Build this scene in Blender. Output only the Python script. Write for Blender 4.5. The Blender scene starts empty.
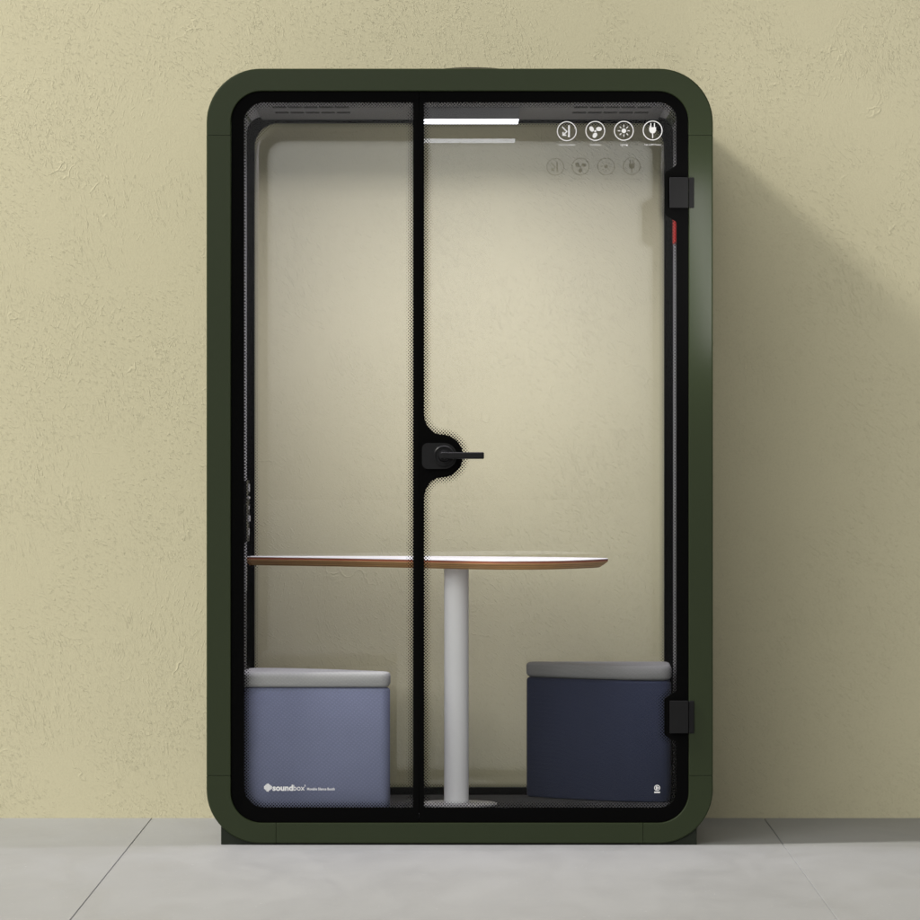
import bpy, bmesh, math, random
from mathutils import Vector, Matrix
random.seed(7)
sc = bpy.context.scene
col = sc.collection
PI = math.pi
S = 338.0                      # picture units per metre in the booth's front plane
def X(px): return (px - 460.0) / S
def Z(py): return (845.0 - py) / S

# ------------------------------------------------------------------ materials
def mat(name):
    m = bpy.data.materials.new(name); m.use_nodes = True
    nt = m.node_tree
    b = nt.nodes['Principled BSDF']
    return m, nt, b
def N(nt, t, **kw):
    n = nt.nodes.new(t)
    for k, v in kw.items():
        if k.startswith('i_'):
            n.inputs[k[2:]].default_value = v
        else:
            setattr(n, k, v)
    return n
def L(nt, a, b): nt.links.new(a, b)
def math_n(nt, op, a, b=None, clamp=False):
    n = nt.nodes.new('ShaderNodeMath'); n.operation = op; n.use_clamp = clamp
    for i, v in enumerate((a, b)):
        if v is None: continue
        if isinstance(v, (int, float)): n.inputs[i].default_value = v
        else: L(nt, v, n.inputs[i])
    return n.outputs[0]
def ramp(nt, src, p0, p1, c0=0.0, c1=1.0):
    n = nt.nodes.new('ShaderNodeMapRange'); n.interpolation_type = 'SMOOTHSTEP'
    n.inputs['From Min'].default_value = p0; n.inputs['From Max'].default_value = p1
    n.inputs['To Min'].default_value = c0; n.inputs['To Max'].default_value = c1
    L(nt, src, n.inputs['Value'])
    return n.outputs['Result']
def noise(nt, vec, scale, detail=2.0, rough=.5, dist=0.0):
    n = N(nt, 'ShaderNodeTexNoise'); L(nt, vec, n.inputs['Vector'])
    n.inputs['Scale'].default_value = scale; n.inputs['Detail'].default_value = detail
    n.inputs['Roughness'].default_value = rough; n.inputs['Distortion'].default_value = dist
    return n
def mapping(nt, vec, rot=(0,0,0), scale=(1,1,1), loc=(0,0,0)):
    n = N(nt, 'ShaderNodeMapping'); L(nt, vec, n.inputs['Vector'])
    n.inputs['Rotation'].default_value = rot; n.inputs['Scale'].default_value = scale
    n.inputs['Location'].default_value = loc
    return n.outputs['Vector']
def objco(nt): return N(nt, 'ShaderNodeTexCoord').outputs['Object']
def simple(name, rgb, rough=.5, spec=.5, metal=0.0, bump=0.0, bscale=400.0, var=0.0):
    m, nt, b = mat(name)
    b.inputs['Base Color'].default_value = (*rgb, 1)
    b.inputs['Roughness'].default_value = rough
    b.inputs['Specular IOR Level'].default_value = spec
    b.inputs['Metallic'].default_value = metal
    co = objco(nt)
    if var:
        n = noise(nt, co, 3.0, 3.0)
        mx = N(nt, 'ShaderNodeMix', data_type='RGBA')
        mx.inputs['A'].default_value = (*[c*(1-var) for c in rgb], 1)
        mx.inputs['B'].default_value = (*[min(1, c*(1+var)) for c in rgb], 1)
        L(nt, n.outputs['Fac'], mx.inputs['Factor']); L(nt, mx.outputs['Result'], b.inputs['Base Color'])
    if bump:
        n = noise(nt, co, bscale, 2.0)
        bp = N(nt, 'ShaderNodeBump'); bp.inputs['Strength'].default_value = bump; bp.inputs['Distance'].default_value = .001
        L(nt, n.outputs['Fac'], bp.inputs['Height']); L(nt, bp.outputs['Normal'], b.inputs['Normal'])
    return m

def plaster():
    m, nt, b = mat('ochre_plaster')
    co = objco(nt)
    # warp the coordinates a little so no stroke is straight
    wn = noise(nt, co, 2.2, 2.0)
    vm = N(nt, 'ShaderNodeVectorMath', operation='MULTIPLY_ADD')
    L(nt, wn.outputs['Color'], vm.inputs[0]); vm.inputs[1].default_value = (.06,.06,.06); L(nt, co, vm.inputs[2])
    w = vm.outputs[0]
    # trowel strokes: two leaning families in their own patches, and a third short upright one
    a1 = noise(nt, mapping(nt, mapping(nt, w, (0, math.radians(-38), 0)), scale=(48, 48, 185)), 1.0, 3.0, .6, .15).outputs['Fac']
    a2 = noise(nt, mapping(nt, mapping(nt, w, (0, math.radians(-68), 0)), scale=(40, 40, 170)), 1.0, 3.0, .6, .15).outputs['Fac']
    a3 = noise(nt, mapping(nt, mapping(nt, w, (0, math.radians(72), 0)), scale=(52, 52, 170)), 1.0, 3.0, .6, .15).outputs['Fac']
    p1 = noise(nt, mapping(nt, co, loc=(3.1,0,1.7)), 2.6, 3.0, .6).outputs['Fac']
    p2 = noise(nt, mapping(nt, co, loc=(9.4,0,5.2)), 3.0, 3.0, .6).outputs['Fac']
    p3 = noise(nt, mapping(nt, co, loc=(5.5,0,8.9)), 2.4, 3.0, .6).outputs['Fac']
    h1 = math_n(nt, 'MULTIPLY', ramp(nt, a1, .55, .68), ramp(nt, p1, .36, .56))
    h2 = math_n(nt, 'MULTIPLY', ramp(nt, a2, .55, .68), ramp(nt, p2, .46, .64))
    h3 = math_n(nt, 'MULTIPLY', ramp(nt, a3, .56, .70), ramp(nt, p3, .48, .66))
    # sparse torn ridges
    r = N(nt, 'ShaderNodeTexVoronoi', feature='DISTANCE_TO_EDGE')
    rn = noise(nt, co, 9.0, 3.0)
    rv = N(nt, 'ShaderNodeVectorMath', operation='MULTIPLY_ADD')
    L(nt, rn.outputs['Color'], rv.inputs[0]); rv.inputs[1].default_value = (.25,.25,.25); L(nt, co, rv.inputs[2])
    L(nt, rv.outputs[0], r.inputs['Vector']); r.inputs['Scale'].default_value = 5.0
    ridge = ramp(nt, r.outputs['Distance'], 0.0, .03, 1.0, 0.0)
    rm = noise(nt, mapping(nt, co, loc=(1.5,0,3.9)), 6.5, 3.0, .65).outputs['Fac']
    ridge = math_n(nt, 'MULTIPLY', ridge, ramp(nt, rm, .56, .68))
    fine = noise(nt, co, 170.0, 3.0, .65).outputs['Fac']
    mid = noise(nt, co, 38.0, 4.0, .6).outputs['Fac']
    big = noise(nt, co, 1.3, 2.0).outputs['Fac']
    h = math_n(nt, 'ADD', h1, h2)
    h = math_n(nt, 'ADD', h, math_n(nt, 'MULTIPLY', h3, .8))
    h = math_n(nt, 'ADD', h, math_n(nt, 'MULTIPLY', ridge, .8))
    h = math_n(nt, 'ADD', h, math_n(nt, 'MULTIPLY', fine, .45))
    h = math_n(nt, 'ADD', h, math_n(nt, 'MULTIPLY', mid, .3))
    h = math_n(nt, 'ADD', h, math_n(nt, 'MULTIPLY', big, 3.0))
    bp = N(nt, 'ShaderNodeBump'); bp.inputs['Strength'].default_value = PLASTER_STRENGTH; bp.inputs['Distance'].default_value = .0026
    L(nt, h, bp.inputs['Height']); L(nt, bp.outputs['Normal'], b.inputs['Normal'])
    mx = N(nt, 'ShaderNodeMix', data_type='RGBA')
    c = WALL_RGB
    mx.inputs['A'].default_value = (c[0]*.96, c[1]*.96, c[2]*.95, 1)
    mx.inputs['B'].default_value = (c[0]*1.04, c[1]*1.04, c[2]*1.05, 1)
    L(nt, math_n(nt, 'ADD', math_n(nt, 'MULTIPLY', big, .6), math_n(nt, 'MULTIPLY', mid, .4)), mx.inputs['Factor'])
    # shade of the trowel relief put into the colour, along strokes and grain
    h_shade = math_n(nt, 'ADD', math_n(nt, 'ADD', h1, h2), h3, True)
    fine_shade = ramp(nt, fine, .46, .64)
    m3 = N(nt, 'ShaderNodeMix', data_type='RGBA')
    L(nt, math_n(nt, 'ADD', math_n(nt, 'MULTIPLY', h_shade, .09), math_n(nt, 'MULTIPLY', fine_shade, .09)), m3.inputs['Factor'])
    L(nt, mx.outputs['Result'], m3.inputs['A']); m3.inputs['B'].default_value = (c[0]*.55, c[1]*.54, c[2]*.50, 1)
    L(nt, m3.outputs['Result'], b.inputs['Base Color'])
    b.inputs['Roughness'].default_value = .9; b.inputs['Specular IOR Level'].default_value = .15
    return m

def concrete():
    m, nt, b = mat('concrete_tile')
    co = objco(nt)
    n1 = noise(nt, mapping(nt, co, scale=(.9, .35, 1)), 1.6, 5.0, .6, .6).outputs['Fac']
    n2 = noise(nt, mapping(nt, co, scale=(1.0, .28, 1)), 5.0, 6.0, .65, 1.0).outputs['Fac']
    n3 = noise(nt, co, 260.0, 2.0).outputs['Fac']
    f = math_n(nt, 'ADD', math_n(nt, 'MULTIPLY', ramp(nt, n1, .3, .7), .55), math_n(nt, 'MULTIPLY', ramp(nt, n2, .3, .7), .3))
    f = math_n(nt, 'ADD', f, math_n(nt, 'MULTIPLY', n3, .15))
    mx = N(nt, 'ShaderNodeMix', data_type='RGBA')
    c = FLOOR_RGB
    mx.inputs['A'].default_value = (c[0]*.90, c[1]*.90, c[2]*.90, 1)
    mx.inputs['B'].default_value = (c[0]*1.09, c[1]*1.09, c[2]*1.09, 1)
    L(nt, f, mx.inputs['Factor'])
    # small pale pits
    v = noise(nt, mapping(nt, co, scale=(1, .5, 1)), 95.0, 1.0).outputs['Fac']
    vm = noise(nt, co, 3.4, 2.0).outputs['Fac']
    sp = math_n(nt, 'MULTIPLY', ramp(nt, v, .70, .76), ramp(nt, vm, .48, .62))
    m2 = N(nt, 'ShaderNodeMix', data_type='RGBA')
    L(nt, math_n(nt, 'MULTIPLY', sp, .7), m2.inputs['Factor']); L(nt, mx.outputs['Result'], m2.inputs['A'])
    m2.inputs['B'].default_value = (c[0]*1.5, c[1]*1.5, c[2]*1.5, 1)
    L(nt, m2.outputs['Result'], b.inputs['Base Color'])
    L(nt, ramp(nt, n2, .3, .7, .5, .68), b.inputs['Roughness'])
    b.inputs['Specular IOR Level'].default_value = .3
    bp = N(nt, 'ShaderNodeBump'); bp.inputs['Strength'].default_value = .12; bp.inputs['Distance'].default_value = .001
    L(nt, math_n(nt, 'ADD', n3, math_n(nt, 'MULTIPLY', n2, 2.0)), bp.inputs['Height']); L(nt, bp.outputs['Normal'], b.inputs['Normal'])
    return m

def fabric(name, rgb, dark=.76, pitch=900.0):
    m, nt, b = mat(name)
    co = objco(nt)
    n1 = noise(nt, co, pitch*.45, 2.0).outputs['Fac']
    ws = []
    for ang in (0, 90):
        w_ = N(nt, 'ShaderNodeTexWave', wave_type='BANDS', bands_direction='DIAGONAL')
        L(nt, mapping(nt, co, (0, math.radians(ang), math.radians(ang*.5))), w_.inputs['Vector'])
        w_.inputs['Scale'].default_value = pitch*.052; w_.inputs['Distortion'].default_value = 1.5; w_.inputs['Detail'].default_value = 2
        ws.append(w_.outputs['Fac'])
    weave = math_n(nt, 'MULTIPLY', ws[0], ws[1])
    n2 = noise(nt, co, 14.0, 3.0).outputs['Fac']
    f = math_n(nt, 'ADD', math_n(nt, 'MULTIPLY', n1, .5), math_n(nt, 'ADD', math_n(nt, 'MULTIPLY', weave, .35), math_n(nt, 'MULTIPLY', n2, .2)), True)
    mx = N(nt, 'ShaderNodeMix', data_type='RGBA')
    mx.inputs['A'].default_value = (*[c*dark for c in rgb], 1)
    mx.inputs['B'].default_value = (*[c*(2-dark) for c in rgb], 1)
    L(nt, f, mx.inputs['Factor']); L(nt, mx.outputs['Result'], b.inputs['Base Color'])
    b.inputs['Roughness'].default_value = .92; b.inputs['Specular IOR Level'].default_value = .1
    b.inputs['Sheen Weight'].default_value = .05
    bp = N(nt, 'ShaderNodeBump'); bp.inputs['Strength'].default_value = .35; bp.inputs['Distance'].default_value = .0008
    L(nt, f, bp.inputs['Height']); L(nt, bp.outputs['Normal'], b.inputs['Normal'])
    return m

def glass(name, k, tint):
    m, nt, b = mat(name)
    nt.nodes.remove(b)
    out = nt.nodes['Material Output']
    tr = N(nt, 'ShaderNodeBsdfTransparent'); tr.inputs['Color'].default_value = (*tint, 1)
    gl = N(nt, 'ShaderNodeBsdfGlossy'); gl.inputs['Roughness'].default_value = 0.0
    gl.inputs['Color'].default_value = (1, 1, 1, 1)
    fr = N(nt, 'ShaderNodeFresnel')
    # the rays are not bent inside the pane, so the leaving face gets the same index as the entering one
    ge = N(nt, 'ShaderNodeNewGeometry')
    L(nt, math_n(nt, 'SUBTRACT', 1.5, math_n(nt, 'MULTIPLY', ge.outputs['Backfacing'], 1.5 - 1/1.5)), fr.inputs['IOR'])
    mx = N(nt, 'ShaderNodeMixShader')
    L(nt, math_n(nt, 'MULTIPLY', fr.outputs[0], k, True), mx.inputs[0])
    L(nt, tr.outputs[0], mx.inputs[1]); L(nt, gl.outputs[0], mx.inputs[2])
    L(nt, mx.outputs[0], out.inputs['Surface'])
    return m

def halftone():
    """black ceramic dots that thin out away from the printed border (UV u = 0 at the border, 1 at the free edge)"""
    m, nt, b = mat('printed_dots')
    nt.nodes.remove(b)
    out = nt.nodes['Material Output']
    co = objco(nt)
    sx = N(nt, 'ShaderNodeSeparateXYZ'); L(nt, co, sx.inputs[0])
    k = 2*PI/.0094
    a = math_n(nt, 'SINE', math_n(nt, 'MULTIPLY', sx.outputs['X'], k))
    c = math_n(nt, 'SINE', math_n(nt, 'MULTIPLY', sx.outputs['Z'], k))
    v = math_n(nt, 'ADD', math_n(nt, 'MULTIPLY', math_n(nt, 'MULTIPLY', a, c), .5), .5)
    uv = N(nt, 'ShaderNodeUVMap'); su = N(nt, 'ShaderNodeSeparateXYZ'); L(nt, uv.outputs[0], su.inputs[0])
    thr = ramp(nt, su.outputs['X'], 0.0, 1.0, .42, 1.0)
    thr = math_n(nt, 'MAXIMUM', thr, math_n(nt, 'ADD', math_n(nt, 'MULTIPLY', su.outputs['X'], .58), .42))
    fac = math_n(nt, 'GREATER_THAN', v, thr)
    tr = N(nt, 'ShaderNodeBsdfTransparent')
    df = N(nt, 'ShaderNodeBsdfDiffuse'); df.inputs['Color'].default_value = (.006,.006,.006,1)
    mx = N(nt, 'ShaderNodeMixShader')
    L(nt, fac, mx.inputs[0]); L(nt, tr.outputs[0], mx.inputs[1]); L(nt, df.outputs[0], mx.inputs[2])
    L(nt, mx.outputs[0], out.inputs['Surface'])
    return m

def plywood():
    m, nt, b = mat('plywood_edge')
    co = objco(nt)
    sx = N(nt, 'ShaderNodeSeparateXYZ'); L(nt, co, sx.inputs[0])
    n = noise(nt, mapping(nt, co, scale=(6, 6, 300)), 1.0, 3.0)
    z = math_n(nt, 'ADD', sx.outputs['Z'], math_n(nt, 'MULTIPLY', n.outputs['Fac'], .0012))
    cr = N(nt, 'ShaderNodeValToRGB')
    f = N(nt, 'ShaderNodeMapRange'); f.inputs['From Min'].default_value = -.0275; f.inputs['From Max'].default_value = 0.0
    L(nt, z, f.inputs['Value']); L(nt, f.outputs[0], cr.inputs[0])
    e = cr.color_ramp.elements
    tan, ln, red = (.70,.42,.18), (.30,.14,.05), (.34,.10,.05)
    stops = [(0,(.45,.25,.10)),(.10,(.48,.27,.105)),(.15,ln),(.19,tan),(.30,(.52,.30,.125)),(.34,ln),(.38,tan),(.48,(.50,.28,.115)),(.52,ln),(.56,tan),(.68,(.56,.32,.15)),(.73,(.40,.17,.08)),(.78,red),(.88,(.24,.065,.035)),(1,(.17,.05,.03))]
    e[0].position, e[0].color = 0, (*stops[0][1], 1)
    e[1].position, e[1].color = 1, (*stops[-1][1], 1)
    for p, c in stops[1:-1]:
        q = e.new(p); q.color = (*c, 1)
    g = noise(nt, mapping(nt, co, scale=(9, 9, 40)), 2.0, 4.0)
    mx = N(nt, 'ShaderNodeMix', data_type='RGBA', blend_type='MULTIPLY')
    L(nt, math_n(nt, 'MULTIPLY', ramp(nt, g.outputs['Fac'], .4, .65), .25), mx.inputs['Factor'])
    L(nt, cr.outputs[0], mx.inputs['A']); mx.inputs['B'].default_value = (.75,.62,.5,1)
    L(nt, mx.outputs['Result'], b.inputs['Base Color'])
    b.inputs['Roughness'].default_value = .45; b.inputs['Specular IOR Level'].default_value = .4
    return m

PLASTER_STRENGTH = .44
WALL_RGB = (.582, .541, .372)
FLOOR_RGB = (.335, .338, .340)
LED = 5.0
WORLD = .24
LOBE = 3.2
KEY = 510.0
WASH = 24.0
NARROW = 18.0
FRONT = 1.7

M_wall = plaster(); M_floor = concrete()
M_green = simple('dark_green_lacquer', (.024, .033, .014), .30, .15, bump=.08, bscale=700, var=.05)
M_black = simple('black_printed_glass', (.0018, .0018, .0018), .6, .025)
M_rblack = simple('black_frame', (.0022, .0022, .0022), .7, .03)
M_hard = simple('dark_grey_hardware', (.008, .008, .0085), .36, .13, bump=.15, bscale=900)
M_hinge = simple('black_hinge_metal', (.013, .013, .0135), .55, .05, bump=.1, bscale=900)
M_foot = simple('foot_lacquer', (.013, .017, .010), .5, .15)
M_liner = simple('grey_felt_lining', (.27, .27, .275), .95, .1, bump=.4, bscale=600)
M_carpet = simple('charcoal_carpet', (.075, .075, .078), .95, .1, bump=.6, bscale=500)
M_ceil = simple('grey_ceiling_sheet', (.105, .105, .108), .7, .2)
M_slot = simple('vent_shadow_gap', (.04, .04, .04), .9, .05)
M_white = simple('white_print', (.72, .72, .72), .6, .2)
M_backshade = simple('shaded_print_back', (.02, .02, .02), .8, .1)  # dark colour standing in for shade on the back of the print
M_lam = simple('white_laminate', (.80, .80, .80), .45, .3)
M_pole = simple('white_powder_coat', (.80, .80, .81), .5, .3, bump=.05, bscale=900)
M_base = simple('grey_steel_base', (.42, .42, .43), .4, .4)
M_ply = plywood()
M_red = simple('red_plastic', (.36, .010, .008), .6, .2)
M_sock = simple('grey_plastic', (.28, .28, .28), .4, .4)
M_blue = fabric('slate_blue_fabric', (.160, .176, .268))
M_blued = fabric('darker_blue_fabric', (.033, .039, .070), .78)
M_cushd = fabric('darker_grey_fabric', (.235, .235, .235), .9)
M_cush = fabric('grey_fabric', (.34, .34, .34), .86)
M_glassf = glass('front_glass', .12, (.985, .988, .985))
M_glassr = glass('rear_glass', .95, (.985, .988, .985))
M_dots = halftone()
M_led, nt, b = mat('led_diffuser')
b.inputs['Base Color'].default_value = (.8,.8,.8,1)
b.inputs['Emission Color'].default_value = (.90, .92, 1, 1); b.inputs['Emission Strength'].default_value = LED

# ------------------------------------------------------------------ object helpers
def tag(o, label=None, cat=None, group=None, kind=None):
    if label: o['label'] = label
    if cat: o['category'] = cat
    if group: o['group'] = group
    if kind: o['kind'] = kind
    return o
def empty(name, loc=(0,0,0)):
    o = bpy.data.objects.new(name, None); col.objects.link(o); o.location = loc; o.empty_display_size = .1
    return o
def link(name, me, m, parent=None, smooth=False):
    o = bpy.data.objects.new(name, me); col.objects.link(o)
    me.materials.clear(); me.materials.append(m)
    if smooth:
        for p in me.polygons: p.use_smooth = True
    if parent is not None:
        o.parent = parent
        # geometry is given in world metres: take the parents' places off it
        off = Vector((0,0,0)); q = parent
        while q is not None: off += q.location; q = q.parent
        me.transform(Matrix.Translation(-off))
    return o
def bm_obj(name, bm, m, parent=None, smooth=False):
    bmesh.ops.recalc_face_normals(bm, faces=bm.faces)
    me = bpy.data.meshes.new(name); bm.to_mesh(me); bm.free()
    return link(name, me, m, parent, smooth)
def add_box(bm, x0, x1, y0, y1, z0, z1, bev=0.0, seg=2):
    r = bmesh.ops.create_cube(bm, size=1.0)
    for v in r['verts']:
        v.co = Vector(((x0+x1)/2 + v.co.x*(x1-x0), (y0+y1)/2 + v.co.y*(y1-y0), (z0+z1)/2 + v.co.z*(z1-z0)))
    if bev:
        es = list({e for v in r['verts'] for e in v.link_edges})
        bmesh.ops.bevel(bm, geom=es, offset=bev, segments=seg, affect='EDGES', profile=.5)
def add_lathe(bm, prof, cx, cy, seg=64, axis='z', c0=0.0):
    """prof: (radius, height) pairs; axis y turns about the line into the picture"""
    rings = []
    for r, h in prof:
        ring = []
        for k in range(seg):
            a = 2*PI*k/seg
            if axis == 'z': p = (cx + r*math.cos(a), cy + r*math.sin(a), h)
            else: p = (cx + r*math.cos(a), h, cy + r*math.sin(a))
            ring.append(bm.verts.new(p))
        rings.append(ring)
    for a, b_ in zip(rings, rings[1:]):
        for k in range(seg):
            bm.faces.new((a[k], a[(k+1) % seg], b_[(k+1) % seg], b_[k]))
    bm.faces.new(rings[0]); bm.faces.new(rings[-1])
def flat(name, loops, y0, y1, m, parent):
    """outline(s) in the x-z plane (even-odd filled), from depth y0 to y1"""
    cu = bpy.data.curves.new(name, 'CURVE'); cu.dimensions = '2D'; cu.fill_mode = 'BOTH'
    cu.extrude = abs(y1-y0)/2
    for lp in loops:
        s = cu.splines.new('POLY'); s.points.add(len(lp)-1); s.use_cyclic_u = True
        for p, q in zip(s.points, lp): p.co = (q[0], q[1], 0, 1)
    t = bpy.data.objects.new('tmp', cu); col.objects.link(t)
    dg = bpy.context.evaluated_depsgraph_get(); dg.update()
    me = bpy.data.meshes.new_from_object(t.evaluated_get(dg)); me.name = name
    bpy.data.objects.remove(t); bpy.data.curves.remove(cu)
    mid = (y0+y1)/2
    for v in me.vertices: v.co = Vector((v.co.x, mid - v.co.z, v.co.y))
    return link(name, me, m, parent)
def text_mesh(s, x, z, size, y, bold=0.0, align='LEFT', sx=1.0):
    cu = bpy.data.curves.new('t', 'FONT'); cu.body = s; cu.size = size; cu.extrude = .0002; cu.offset = bold
    cu.align_x = align; cu.resolution_u = 3
    t = bpy.data.objects.new('tmp', cu); col.objects.link(t)
    dg = bpy.context.evaluated_depsgraph_get(); dg.update()
    me = bpy.data.meshes.new_from_object(t.evaluated_get(dg))
    bpy.data.objects.remove(t); bpy.data.curves.remove(cu)
    for v in me.vertices: v.co = Vector((x + v.co.x*sx, y - v.co.z, z + v.co.y))
    return me
def text_obj(name, items, m, parent):
    bm = bmesh.new()
    for me in items: bm.from_mesh(me); bpy.data.meshes.remove(me)
    o = bm_obj(name, bm, m, parent); backed(o); return o

def arc(cx, cz, r, a0, a1, n, rz=None):
    rz = r if rz is None else rz
    return [(cx + r*math.cos(math.radians(a0+(a1-a0)*k/n)), cz + rz*math.sin(math.radians(a0+(a1-a0)*k/n))) for k in range(n+1)]
def rrect(x0, x1, z0, z1, rs, n=14):
    """counter-clockwise from the lower right corner; rs = radii (lower right, upper right, upper left, lower left)"""
    p = []
    for (cx, cz, a), r in zip(((x1,z0,-90),(x1,z1,0),(x0,z1,90),(x0,z0,180)), rs):
        sx = -1 if cx == x1 else 1; sz = 1 if cz == z0 else -1
        p += arc(cx+sx*r, cz+sz*r, r, a, a+90, n if r > .008 else 3)
    return p
def ring_strip(loop, width, y, name, m, parent, back=.002):
    """flat strip along the inside of a counter-clockwise loop, u = 0 on the loop"""
    # resample so that offsets stay even
    pts = []
    n = len(loop)
    for i in range(n):
        a, b_ = Vector(loop[i]), Vector(loop[(i+1) % n])
        d = (b_-a).length
        if d < 1e-6: continue
        k = max(1, int(d/.03))
        for j in range(k): pts.append(a + (b_-a)*j/k)
    n = len(pts)
    nor = []
    for i in range(n):
        t = pts[(i+1) % n] - pts[i-1]
        t.normalize(); nor.append(Vector((-t.y, t.x)))
    for _ in range(2):
        nor = [(nor[i-1] + nor[i]*2 + nor[(i+1) % n]).normalized() for i in range(n)]
    bm = bmesh.new(); uv = bm.loops.layers.uv.new('UVMap')
    cols = []
    us = (0, .25, .5, .75, 1)
    for p, q in zip(pts, nor):
        cols.append([bm.verts.new((p.x + q.x*(width*u - (back if u == 0 else 0)), y, p.y + q.y*(width*u - (back if u == 0 else 0)))) for u in us])
    for i in range(n):
        a, b_ = cols[i], cols[(i+1) % n]
        for j in range(len(us)-1):
            f = bm.faces.new((a[j], b_[j], b_[j+1], a[j+1]))
            for l, u in zip(f.loops, (us[j], us[j], us[j+1], us[j+1])): l[uv].uv = (u, 0)
    me = bpy.data.meshes.new(name); bm.to_mesh(me); bm.free()
    return link(name, me, m, parent)

# ------------------------------------------------------------------ setting
WALL_Y = 1.054
bm = bmesh.new()
vs = [bm.verts.new(p) for p in ((-14, WALL_Y, -.05), (14, WALL_Y, -.05), (14, WALL_Y, 9), (-14, WALL_Y, 9))]
bm.faces.new(vs)
vs2 = [bm.verts.new((v.co.x, WALL_Y+.2, v.co.z)) for v in vs]
bm.faces.new(vs2[::-1])
for i in range(4): bm.faces.new((vs[i], vs2[i], vs2[(i+1) % 4], vs[(i+1) % 4]))
tag(bm_obj('wall', bm, M_wall), kind='structure')

# tiled floor: wide concrete slabs with sunk joints
bm = bmesh.new()
def jl(y): return -.980 + (1.054-y)*(.0146/3.334)
def jr(y): return .967 - (1.054-y)*(.031/3.334)
g, dp = .0022, .004
def strip(fa, fb, za, zb):
    ys = (-120, -8, -3, -1, .3, 1.054)
    prev = None
    for y in ys:
        cur = (bm.verts.new((fa(y), y, za)), bm.verts.new((fb(y), y, zb)))
        if prev: bm.faces.new((prev[0], prev[1], cur[1], cur[0]))
        prev = cur
prevx = lambda y: -14.0
edges_ = [lambda y: jl(y)-1.947*2, lambda y: jl(y)-1.947, jl, jr, lambda y: jr(y)+1.947, lambda y: jr(y)+1.947*2]
for e in edges_:
    strip(prevx, (lambda e: lambda y: e(y)-g)(e), 0, 0)
    strip((lambda e: lambda y: e(y)-g)(e), e, 0, -dp)
    strip(e, (lambda e: lambda y: e(y)+g)(e), -dp, 0)
    prevx = (lambda e: lambda y: e(y)+g)(e)
strip(prevx, lambda y: 14.0, 0, 0)
bmesh.ops.remove_doubles(bm, verts=bm.verts, dist=1e-5)
fl = bm_obj('floor', bm, M_floor); tag(fl, kind='structure')
me = fl.data
if me.polygons[0].normal.z < 0: me.flip_normals()

# ------------------------------------------------------------------ the booth
booth = empty('office_booth', (0, .5, 0))
tag(booth, 'tall dark green glass-fronted office booth with rounded corners against the ochre wall', 'booth')
DEP = 1.03
# paths round the shell (same number of points outside and inside)
OX0, OX1, OZ0, OZ1, OR = X(206.5), X(713), Z(843.5), Z(68.5), 54/S
IX0, IX1, IZ0, IZ1, IR = X(230.7), X(688.8), Z(823), Z(91), 31/S
SEAM = dict(zt=Z(135.3), zb=Z(775.6), xl=X(276), xr=X(643))
def shell_path(x0, x1, z0, z1, r):
    n = 16
    segs = []
    def st(p, q, nn): return [(p[0], p[1], *nn), (q[0], q[1], *nn)]
    def ca(cx, cz, a0): return [(cx + r*math.cos(t), cz + r*math.sin(t), math.cos(t), math.sin(t)) for t in [math.radians(a0 + 90*k/n) for k in range(n+1)]]
    G = .0006
    zt, zb, xl, xr = SEAM['zt'], SEAM['zb'], SEAM['xl'], SEAM['xr']
    # lower right corner piece, right panel, top piece (with both upper corners), left panel, lower left corner piece, bottom rail
    segs.append([(xr+G, z0, 0, -1)] + ca(x1-r, z0+r, -90) + [(x1, zb-G, 1, 0)])
    segs.append([(x1, zb+G, 1, 0), (x1, zt-G, 1, 0)])
    segs.append([(x1, zt+G, 1, 0)] + ca(x1-r, z1-r, 0) + ca(x0+r, z1-r, 90) + [(x0, zt+G, -1, 0)])
    segs.append([(x0, zt-G, -1, 0), (x0, zb+G, -1, 0)])
    segs.append([(x0, zb-G, -1, 0)] + ca(x0+r, z0+r, 180) + [(xl-G, z0, 0, -1)])
    segs.append([(xl+G, z0, 0, -1), (xr-G, z0, 0, -1)])
    return segs
outer, inner = shell_path(OX0, OX1, OZ0, OZ1, OR), shell_path(IX0, IX1, IZ0, IZ1, IR)
bv = .004
prof = [('o', bv, 0), ('o', bv*.3, bv*.3), ('o', 0, bv), ('o', 0, DEP-bv), ('o', bv, DEP), ('i', -bv, DEP), ('i', 0, DEP-bv), ('i', 0, bv*.6), ('i', -bv*.2, bv*.15), ('i', -bv*.6, 0)]
names = ['corner_panel', 'side_panel', 'roof_panel', 'side_panel', 'corner_panel', 'bottom_rail']
for nm, so, si in zip(names, outer, inner):
    bm = bmesh.new(); rows = []
    for po, pi_ in zip(so, si):
        row = []
        for w, off, y in prof:
            p = po if w == 'o' else pi_
            row.append(bm.verts.new((p[0] - p[2]*off, y, p[1] - p[3]*off)))
        rows.append(row)
    k = len(prof)
    for a, b_ in zip(rows, rows[1:]):
        for j in range(k): bm.faces.new((a[j], a[(j+1) % k], b_[(j+1) % k], b_[j]))
    bm.faces.new(rows[0]); bm.faces.new(rows[-1][::-1])
    o = bm_obj(nm, bm, M_green, booth)
    o.data.set_sharp_from_angle(angle=math.radians(38))
    for p in o.data.polygons: p.use_smooth = len(p.vertices) == 4 and abs(p.normal.y) < .98
# feet
for a, b_ in ((220.8, 276), (641, 697)):
    bm = bmesh.new(); add_box(bm, X(a), X(b_), .012, DEP-.03, 0.0, .055, .002)
    bm_obj('foot', bm, M_foot, booth)
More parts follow.
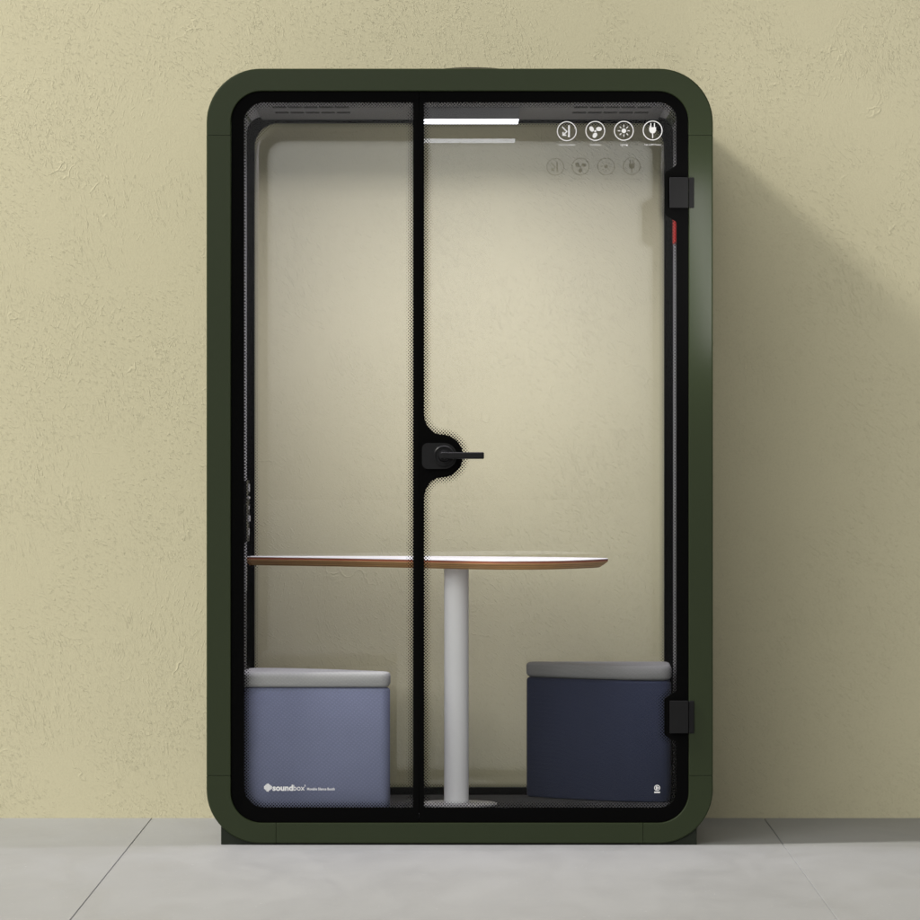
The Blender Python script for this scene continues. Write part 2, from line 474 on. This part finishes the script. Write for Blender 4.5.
# lining (walls + floor + top as one felt-lined tube), rounded
LX, LZ0, LZ1 = .6686, .0845, 2.216
lo = rrect(-LX, LX, LZ0, LZ1, (.012, .05, .05, .012))
lo2 = rrect(-LX-.007, LX+.007, LZ0-.007, LZ1+.007, (.019, .057, .057, .019))
flat('lining', [lo2, lo], .030, .852, M_liner, booth)
bm = bmesh.new(); add_box(bm, -.660, .660, .034, .849, LZ0, LZ0+.004, .001); bm_obj('floor_mat', bm, M_carpet, booth)
bm = bmesh.new(); add_box(bm, -.622, .622, .088, .846, 2.2065, 2.2135, .002)
ceil = bm_obj('ceiling_panel', bm, M_ceil, booth)
for x0, x1 in ((-.567, -.337), (.345, .578)):
    for y in (.31, .53):
        w = (x1-x0+.006)/5
        for k in range(5):
            bm = bmesh.new(); add_box(bm, x0+k*w, x0+(k+1)*w-.006, y-.022, y+.022, 2.2045, 2.2075)
            bm_obj('vent_slot', bm, M_slot, ceil)
# ceiling lamp
bm = bmesh.new(); add_box(bm, -.138, X(519)/.978, .330, .525, 2.1718, 2.2060, .001)
lamp = bm_obj('ceiling_lamp', bm, simple('lamp_housing', (.16,.16,.165), .55, .3), booth)
bm = bmesh.new(); add_box(bm, -.136, X(518.6)/.978, .333, .522, 2.1705, 2.1714)
bm_obj('diffuser', bm, M_led, lamp)
# rear window
OPX0, OPX1, OPZ0, OPZ1 = -.646, .642, .110, 2.198
rop = rrect(OPX0, OPX1, OPZ0, OPZ1, (.075,)*4)
rw = flat('rear_window_frame', [rrect(-LX-.004, LX+.004, LZ0-.004, LZ1+.004, (.02,)*4), rop], .853, .885, M_rblack, booth)
flat('rear_pane', [rrect(OPX0-.012, OPX1+.012, OPZ0-.012, OPZ1+.012, (.08,)*4)], .862, .868, M_glassr, rw)
ring_strip(rop, .020, .8605, 'dot_border', M_dots, rw)
# roof ventilation hood
bm = bmesh.new()
hp = [(.16, OZ1-.004), (.16, OZ1+.012), (.15, OZ1+.024), (.125, OZ1+.0335), (.085, OZ1+.0385), (.04, OZ1+.0408), (.01, OZ1+.0412)]
add_lathe(bm, hp, X(472), .50); bm_obj('roof_vent_hood', bm, M_hard, booth, True)

# front: fixed window on the left and the glass door on the right
FY0, FY1 = .009, .023
def smooth_step(xa, xb, za, zb, n=10):
    out = []
    for k in range(n+1):
        t = k/n; s = t*t*(3-2*t); out.append((xa+(xb-xa)*s, za+(zb-za)*t))
    return out
Lop = rrect(X(243.8), X(413.2), Z(808), Z(102), (.004, .004, 20/S, 20/S))
R30 = 30/S
Lout = rrect(X(231.0), X(418.8), Z(822.6), Z(91.4), (.0008, .0008, R30, R30))
win = flat('fixed_window', [Lout, Lop], FY0, FY1, M_black, booth)
flat('pane', [rrect(X(238), X(416), Z(814), Z(96), (.004, .004, 22/S, 22/S))], .0135, .0195, M_glassf, win)
ring_strip(Lop, 8.5/S, .0212, 'dot_border', M_dots, win)

ex = 676.6; hx = 664.5
px = []
px += [(426, 808)] + [(p[0], p[1]) for p in arc(ex-17, 791, 17, 90, 0, 12)]
px += smooth_step(ex, hx, 744, 734); px += smooth_step(hx, ex, 700, 690)
px += smooth_step(ex, hx, 223, 213); px += smooth_step(hx, ex, 174, 164)
px += arc(ex-17, 119, 17, 0, -90, 12)
px += [(426, 102), (424, 104)]
px += [(424, 412)] + arc(441.5, 413, 17.5, 180, 90, 12, 21.5)[0:]
px += arc(441.5, 456, 21.5, -90, 90, 24)[1:]
px += arc(441.5, 499, 17.5, -90, -180, 12, 21.5)[1:]
px += [(424, 806)]
Rop = [(X(a), Z(b_)) for a, b_ in px]
Rout = rrect(X(419.2), X(688.4), Z(822.6), Z(91.4), (R30, R30, .0008, .0008))
door = flat('door', [Rout, Rop], FY0, FY1, M_black, booth)
flat('pane', [rrect(X(421.5), X(682), Z(814), Z(96), (22/S, 22/S, .004, .004))], .0135, .0195, M_glassf, door)
ring_strip(Rop, 8.5/S, .0212, 'dot_border', M_dots, door)
bm = bmesh.new(); add_box(bm, X(414.5), X(423), .026, .045, .092, 2.2145)
bm_obj('centre_post', bm, M_rblack, booth)
# hinges
for y0, y1 in ((177.6, 208), (700.8, 733.2)):
    bm = bmesh.new()
    add_box(bm, X(669.7), X(688.2), -.011, .0085, Z(y1), Z(y0), .0012)
    add_box(bm, X(688.6), X(694), -.007, .0075, Z(y1), Z(y0), .0025, 3)
    bm_obj('hinge', bm, M_hinge, door)
# handle
cx, cz = X(444), Z(456)
pl = arc(X(428), Z(449), 6/S, 90, 180, 8) + arc(X(428), Z(463), 6/S, 180, 270, 8) + arc(X(444), Z(456), 13/S, -90, 90, 20)
hpz = flat('handle_plate', [pl], -.002, .0088, M_hard, door)
bm = bmesh.new()
add_lathe(bm, [(10.6/S, -.0025), (10.6/S, -.010), (9.6/S, -.0125), (8.6/S, -.0125), (8.0/S, -.011), (6.2/S, -.011), (5.2/S, -.020), (4.6/S, -.040), (.002, -.041)], cx, Z(456), 48, 'y')
o = bm_obj('handle_rosette', bm, M_hard, door, True); o.data.set_sharp_from_angle(angle=math.radians(30))
bm = bmesh.new()
add_box(bm, X(440.5), X(484), -.056, -.036, Z(459), Z(452.2), .0035, 3)
bm_obj('handle_lever', bm, M_hard, door)

# ---- printed icons on the door glass
IY = .0130
def backed(o):
    # shade painted on the print's inner side, so its reflection stays dark
    o.data.materials.append(M_backshade)
    ys = [v.co.y for v in o.data.vertices]; mid = max(ys) - 1e-4
    for p in o.data.polygons:
        if p.center.y > mid: p.material_index = 1
def icon(cx, cy, polys):
    """polys in picture units about the centre, y downwards"""
    bm = bmesh.new()
    def prism(outer_, depth):
        f = [bm.verts.new((X(cx+a), IY-depth, Z(cy+b_))) for a, b_ in outer_]
        q = [bm.verts.new((X(cx+a), IY, Z(cy+b_))) for a, b_ in outer_]
        bm.faces.new(f); bm.faces.new(q[::-1])
        n = len(f)
        for i in range(n): bm.faces.new((f[i], f[(i+1) % n], q[(i+1) % n], q[i]))
    n = 48
    ri, ro = 9.0, 9.9
    ring = []
    for k in range(n):
        a = 2*PI*k/n
        ring.append([bm.verts.new((X(cx+r*math.cos(a)), y, Z(cy+r*math.sin(a)))) for r, y in ((ri, IY-.0005), (ro, IY-.0005), (ro, IY), (ri, IY))])
    for k in range(n):
        a, b_ = ring[k], ring[(k+1) % n]
        for j in range(4): bm.faces.new((a[j], a[(j+1) % 4], b_[(j+1) % 4], b_[j]))
    for i, p in enumerate(polys): prism(p, .0005 + .00003*i)
    o = bm_obj('icon', bm, M_white, door); backed(o); return o
def line(x0, y0, x1, y1, w):
    dx, dy = x1-x0, y1-y0; l = math.hypot(dx, dy); ox, oy = -dy/l*w/2, dx/l*w/2
    return [(x0+ox, y0+oy), (x1+ox, y1+oy), (x1-ox, y1-oy), (x0-ox, y0-oy)]
def disc(x, y, r, ry=None, rot=0, n=18):
    ry = r if ry is None else ry
    out = []
    for k in range(n):
        a = 2*PI*k/n; u, v = r*math.cos(a), ry*math.sin(a)
        out.append((x + u*math.cos(rot) - v*math.sin(rot), y + u*math.sin(rot) + v*math.cos(rot)))
    return out
sound = [line(2.2, -6, 2.2, 6, 1.7), line(-4.6, -4.2, .2, .3, 1.1), line(.5, 0, -3.4, 3.6, 1.1), [(-4.4, .8), (-4.4, 4.6), (-.4, 4.6), (-.4, 3.4), (-3.2, 3.4), (-3.2, .8)]]
fan = [disc(0, .2, 1.0)]
for a in (210, 330, 95):
    t = math.radians(a)
    fan.append(disc(4.2*math.cos(t), .2+4.2*math.sin(t), 2.9, 2.1, t + .5))
sun = [disc(0, 0, 2.3)]
for k in range(8):
    t = PI/4*k
    sun.append(line(3.6*math.cos(t), 3.6*math.sin(t), 6.0*math.cos(t), 6.0*math.sin(t), .8))
plug = [line(-1.8, -7.4, -1.8, -3.2, 1.0), line(1.8, -7.4, 1.8, -3.2, 1.0),
        [(-3.4, -3.3), (3.4, -3.3), (3.4, .2), (2.4, 2.0), (1.0, 2.8), (-1.0, 2.8), (-2.4, 2.0), (-3.4, .2)], line(0, 2.7, 0, 7.6, 1.0)]
for x, y, p in ((566.9, 130.9, sound), (595.4, 130.6, fan), (624.0, 130.5, sun), (652.8, 130.2, plug)):
    icon(x, y, p)
for x, s in ((567, 'Sound Insulation'), (595.5, 'Ventilation'), (624, 'Lighting'), (652.8, '110-220V Power')):
    text_obj('caption', [text_mesh(s, X(x), Z(145.3), 2.7/S, IY-.0003, 0.0, 'CENTER', .92)], M_white, door)
# ---- maker's logo low on the fixed window
items = []
bm = bmesh.new()
for k, h in enumerate((1.6, 2.6, 3.6, 4.0, 3.2, 2.4, 1.5)):
    x = 263.9 + k*1.15; dz = .3 if k in (2, 3) else 0
    add_box(bm, X(x), X(x+1.0), IY-.0006, IY, Z(787.8+h+dz), Z(787.8-h), .0004)
me0 = bpy.data.meshes.new('t'); bm.to_mesh(me0); bm.free()
items.append(me0)
items.append(text_mesh('sound', X(272.3), Z(790.8), 8.0/S, IY-.0003, .0009, 'LEFT', 1.06))
items.append(text_mesh('box', X(292.8), Z(790.8), 8.0/S, IY-.0003, .0001, 'LEFT', .94))
items.append(text_mesh("'", X(304.2), Z(790.2), 7/S, IY-.0003, .0003, 'LEFT', 1.0))
items.append(text_mesh('Movable Silence Booth', X(306.8), Z(790.5), 3.6/S, IY-.0003, .0002, 'LEFT', .84))
text_obj('logo', items, M_white, win)
# ---- small round mark low on the door
bm = bmesh.new()
n = 32; ring = []
for k in range(n):
    a = 2*PI*k/n
    ring.append([bm.verts.new((X(657.3+r*math.cos(a)), y, Z(788.2+r*math.sin(a)))) for r, y in ((2.2, IY-.0005), (3.0, IY-.0005), (3.0, IY), (2.2, IY))])
for k in range(n):
    a, b_ = ring[k], ring[(k+1) % n]
    for j in range(4): bm.faces.new((a[j], a[(j+1) % 4], b_[(j+1) % 4], b_[j]))
add_box(bm, X(656.0), X(657.6), IY-.0006, IY, Z(790.0), Z(786.6)); add_box(bm, X(657.9), X(659.0), IY-.0006, IY, Z(789.0), Z(787.4))
add_box(bm, X(654.4), X(660.2), IY-.0006, IY, Z(793.4), Z(791.9))
bm_obj('round_mark', bm, M_white, door)
# ---- fittings on the side walls
bm = bmesh.new(); add_box(bm, LX-.011, LX-.001, .50, .64, 1.806, 1.905, .002)
o = bm_obj('alarm_box', bm, M_red, booth); tag(o, 'small red box on the right inner wall')
bm = bmesh.new(); add_box(bm, -LX+.001, -LX+.010, .60, .80, .885, 1.075, .002)
pp = bm_obj('power_panel', bm, M_hard, booth)
for z0, z1, y0, y1, pr in ((1.040, 1.064, .70, .76, .0035), (1.018, 1.026, .66, .72, .006), (.985, .996, .71, .77, .002), (.948, .966, .68, .74, .006), (.905, .925, .70, .77, .002)):
    bm = bmesh.new(); add_box(bm, -LX+.0095, -LX+.010+pr, y0, y1, z0, z1, .001)
    bm_obj('socket', bm, M_sock, pp)
bm = bmesh.new(); add_box(bm, -LX+.001, -LX+.009, .60, .66, .730, .838, .002)
bm_obj('cable_cover', bm, M_sock, booth)

# ------------------------------------------------------------------ table
def catmull(pts, n=10):
    out = []
    k = len(pts)
    for i in range(k):
        p0, p1, p2, p3 = (Vector(pts[(i+j-1) % k]) for j in range(4))
        for t in [q/n for q in range(n)]:
            out.append(.5*((2*p1) + (-p0+p2)*t + (2*p0-5*p1+4*p2-p3)*t*t + (-p0+3*p1-3*p2+p3)*t**3))
    return out
def fillet(pts, r, n=8):
    """round every corner of a polygon; r may be a list"""
    out = []; k = len(pts)
    for i in range(k):
        p, a, b_ = Vector(pts[i]), Vector(pts[i-1]), Vector(pts[(i+1) % k])
        rr = r[i] if isinstance(r, (list, tuple)) else r
        u, v = (a-p).normalized(), (b_-p).normalized()
        ang = math.acos(max(-1, min(1, u.dot(v))))
        d = min(rr/math.tan(ang/2), .49*(a-p).length, .49*(b_-p).length)
        s, e = p+u*d, p+v*d
        for q in range(n+1):
            t = q/n
            out.append(s*(1-t)**2 + p*2*t*(1-t) + e*t*t)
    return out
def ccw(pts):
    A = sum(pts[i].x*pts[(i+1) % len(pts)].y - pts[(i+1) % len(pts)].x*pts[i].y for i in range(len(pts)))
    return pts if A > 0 else pts[::-1]
def plan_solid(bm, pts, levels):
    """pts: ccw plan outline; levels: (inset, z) from bottom to top"""
    n = len(pts); nor = []
    for i in range(n):
        t = (pts[(i+1) % n]-pts[i-1]).normalized(); nor.append(Vector((-t.y, t.x)))
    rings = []
    for ins, z in levels:
        rings.append([bm.verts.new((p.x+q.x*ins, p.y+q.y*ins, z)) for p, q in zip(pts, nor)])
    for a, b_ in zip(rings, rings[1:]):
        for i in range(n): bm.faces.new((a[i], a[(i+1) % n], b_[(i+1) % n], b_[i]))
    bm.faces.new(rings[0][::-1]); bm.faces.new(rings[-1])

TZ = .8387
table = empty('pedestal_table', (-.012, .42, LZ0+.004))
tag(table, 'white topped table with plywood edge on one round white pole inside the booth', 'table')
tp = [(-.655, .72), (-.40, .545), (-.16, .345), (.02, .16), (.15, .10), (.28, .14), (.38, .27), (.452, .45), (.40, .56), (.22, .68), (-.05, .79), (-.35, .825), (-.62, .815), (-.657, .77)]
tpl = ccw(catmull([Vector(p) for p in tp]))
bm = bmesh.new(); plan_solid(bm, tpl, [(.0004, TZ-.0024), (0, TZ-.0018), (0, TZ-.0005), (.0006, TZ)])
top = bm_obj('table_top', bm, M_lam, table)
bm = bmesh.new(); plan_solid(bm, tpl, [(.026, -.0275), (.0245, -.0272), (.001, -.0105), (0, -.0095), (0, -.0024)])
for v in bm.verts: v.co.z += TZ
ed = bm_obj('edge', bm, M_ply, top)
# plywood bands are read from the edge's own origin at the top face
ed.data.transform(Matrix.Translation((0, 0, -(TZ-.0884-.0001)))); ed.location = (0, 0, TZ-.0884-.0001)
PYY = .40
bm = bmesh.new(); add_lathe(bm, [(.0373, LZ0+.012), (.0373, TZ-.0276)], -.011, PYY, 64)
o = bm_obj('pole', bm, M_pole, table, True); o.data.set_sharp_from_angle(angle=math.radians(40))
bm = bmesh.new(); add_lathe(bm, [(.126, LZ0+.0045), (.126, LZ0+.009), (.122, LZ0+.0118), (.10, LZ0+.0122)], -.011, PYY, 80)
o = bm_obj('base_plate', bm, M_base, table, True); o.data.set_sharp_from_angle(angle=math.radians(40))

# ------------------------------------------------------------------ stools (quarter-round plan, one turned about)
CX, CY = 0.0, .437
def plan_stool():
    # right-hand stool's plan: straight back, short end, curved face
    p = [(.2085, .815), (.2085, .752), (.30, .665), (.4264, .570), (.50, .528), (.56, .508), (.648, .500), (.656, .815)]
    return fillet([Vector(q) for q in p], [.030, .026, .35, .35, .25, .2, .05, .03], 6)
base_plan = plan_stool()
SZ0 = LZ0+.004
def build_stool():
    root = empty('upholstered_stool', (.43, .66, SZ0))
    pl_ = ccw(base_plan)
    bm = bmesh.new(); plan_solid(bm, pl_, [(.012, SZ0+.0005), (.003, SZ0+.003), (0, SZ0+.010), (0, .452), (.0022, .458), (.008, .4615), (.03, .462)])
    o = bm_obj('body', bm, M_blue, root, True); o.data.set_sharp_from_angle(angle=math.radians(50))
    bm = bmesh.new(); plan_solid(bm, pl_, [(.02, .4622), (.010, .4635), (.003, .467), (-.001, .474), (-.0015, .496), (.0005, .5025), (.004, .5062), (.010, .508), (.020, .5088)])
    o = bm_obj('seat_cushion', bm, M_cush, root, True); o.data.set_sharp_from_angle(angle=math.radians(50))
    return root
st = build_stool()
tag(st, 'darker blue stool with darker grey cushion behind the door, its curved side towards the pole', 'stool', 'upholstered stools in the booth')
s2 = st.copy(); col.objects.link(s2)
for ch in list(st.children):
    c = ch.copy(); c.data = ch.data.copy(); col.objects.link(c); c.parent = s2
    ch.data.materials[0] = {M_blue.name: M_blued, M_cush.name: M_cushd}[ch.data.materials[0].name]  # right-hand stool takes darker versions of both fabrics
s2.location = (2*CX-.43, 2*CY-.66, SZ0); s2.rotation_euler = (0, 0, PI)
s2['label'] = 'slate blue stool with pale grey cushion behind the white logo, flat side to the front'

# ------------------------------------------------------------------ light
w = bpy.data.worlds.new('World'); sc.world = w; w.use_nodes = True
wn = w.node_tree; bg = wn.nodes['Background']; bg.inputs['Color'].default_value = (1.0, .99, .965, 1)
# a studio: even dim surroundings with one broad soft window of light in front, up and to the left
tc = N(wn, 'ShaderNodeTexCoord').outputs['Generated']
dt = N(wn, 'ShaderNodeVectorMath', operation='DOT_PRODUCT'); L(wn, tc, dt.inputs[0])
az, el = math.radians(25), math.radians(23)
dt.inputs[1].default_value = (-math.sin(az)*math.cos(el), -math.cos(az)*math.cos(el), math.sin(el))
lobe = ramp(wn, dt.outputs['Value'], math.cos(math.radians(30)), math.cos(math.radians(10)), 0.0, 1.0)
d2 = N(wn, 'ShaderNodeVectorMath', operation='DOT_PRODUCT'); L(wn, tc, d2.inputs[0])
e2 = math.radians(9.5); d2.inputs[1].default_value = (0, -math.cos(e2), math.sin(e2))
front = ramp(wn, d2.outputs['Value'], math.cos(math.radians(10.5)), math.cos(math.radians(4)), 0.0, 1.0)
tot = math_n(wn, 'ADD', math_n(wn, 'MULTIPLY', lobe, LOBE), math_n(wn, 'MULTIPLY', front, FRONT))
L(wn, math_n(wn, 'ADD', tot, WORLD), bg.inputs['Strength'])
d = Vector((1.0, .26, -.97)).normalized()
la = bpy.data.lights.new('key_lamp', 'AREA'); la.shape = 'DISK'; la.size = 1.7; la.energy = KEY*PI; la.color = (1, .97, .91)
lo_ = bpy.data.objects.new('key_lamp', la); col.objects.link(lo_)
lo_.location = Vector((.5, .5, 1.3)) - d*13
lo_.rotation_euler = d.to_track_quat('-Z', 'Y').to_euler()

# added strip light, unseen behind the door head, to brighten the wall at the back
la = bpy.data.lights.new('added_wash_light', 'AREA'); la.shape = 'RECTANGLE'; la.size = 1.22; la.size_y = .016; la.energy = WASH; la.color = (.93, .885, 1)
lw = bpy.data.objects.new('added_wash_light', la); col.objects.link(lw)
lw.location = (0, .058, 2.2125); lw.rotation_euler = (0, 0, 0)
# added narrow light, itself unseen, giving the right-hand side panel its highlight
la = bpy.data.lights.new('added_highlight_light', 'AREA'); la.shape = 'RECTANGLE'; la.size = .07; la.size_y = .52; la.energy = NARROW*PI*.0364; la.color = (1, .97, .93)
ln = bpy.data.objects.new('added_highlight_light', la); col.objects.link(ln)
ln.rotation_euler = Vector((0, 1, 0)).to_track_quat('-Z', 'Y').to_euler()
ln.location = (.752, -.36, 1.725); ln.rotation_euler.rotate_axis('Z', math.radians(9))

# ------------------------------------------------------------------ camera
cam = bpy.data.cameras.new('camera'); co_ = bpy.data.objects.new('camera', cam); col.objects.link(co_)
co_.location = (0, -14.0, 1.139); co_.rotation_euler = (PI/2, 0, 0)
cam.sensor_width = 36; cam.lens = 36*14/(920/S); cam.clip_end = 200; cam.clip_start = .1
sc.camera = co_
sc.view_settings.view_transform = 'Standard'; sc.view_settings.look = 'None'
sc.view_settings.exposure = 0; sc.view_settings.gamma = 1
try:
    sc.cycles.transparent_max_bounces = 24; sc.cycles.max_bounces = 12
except Exception: pass
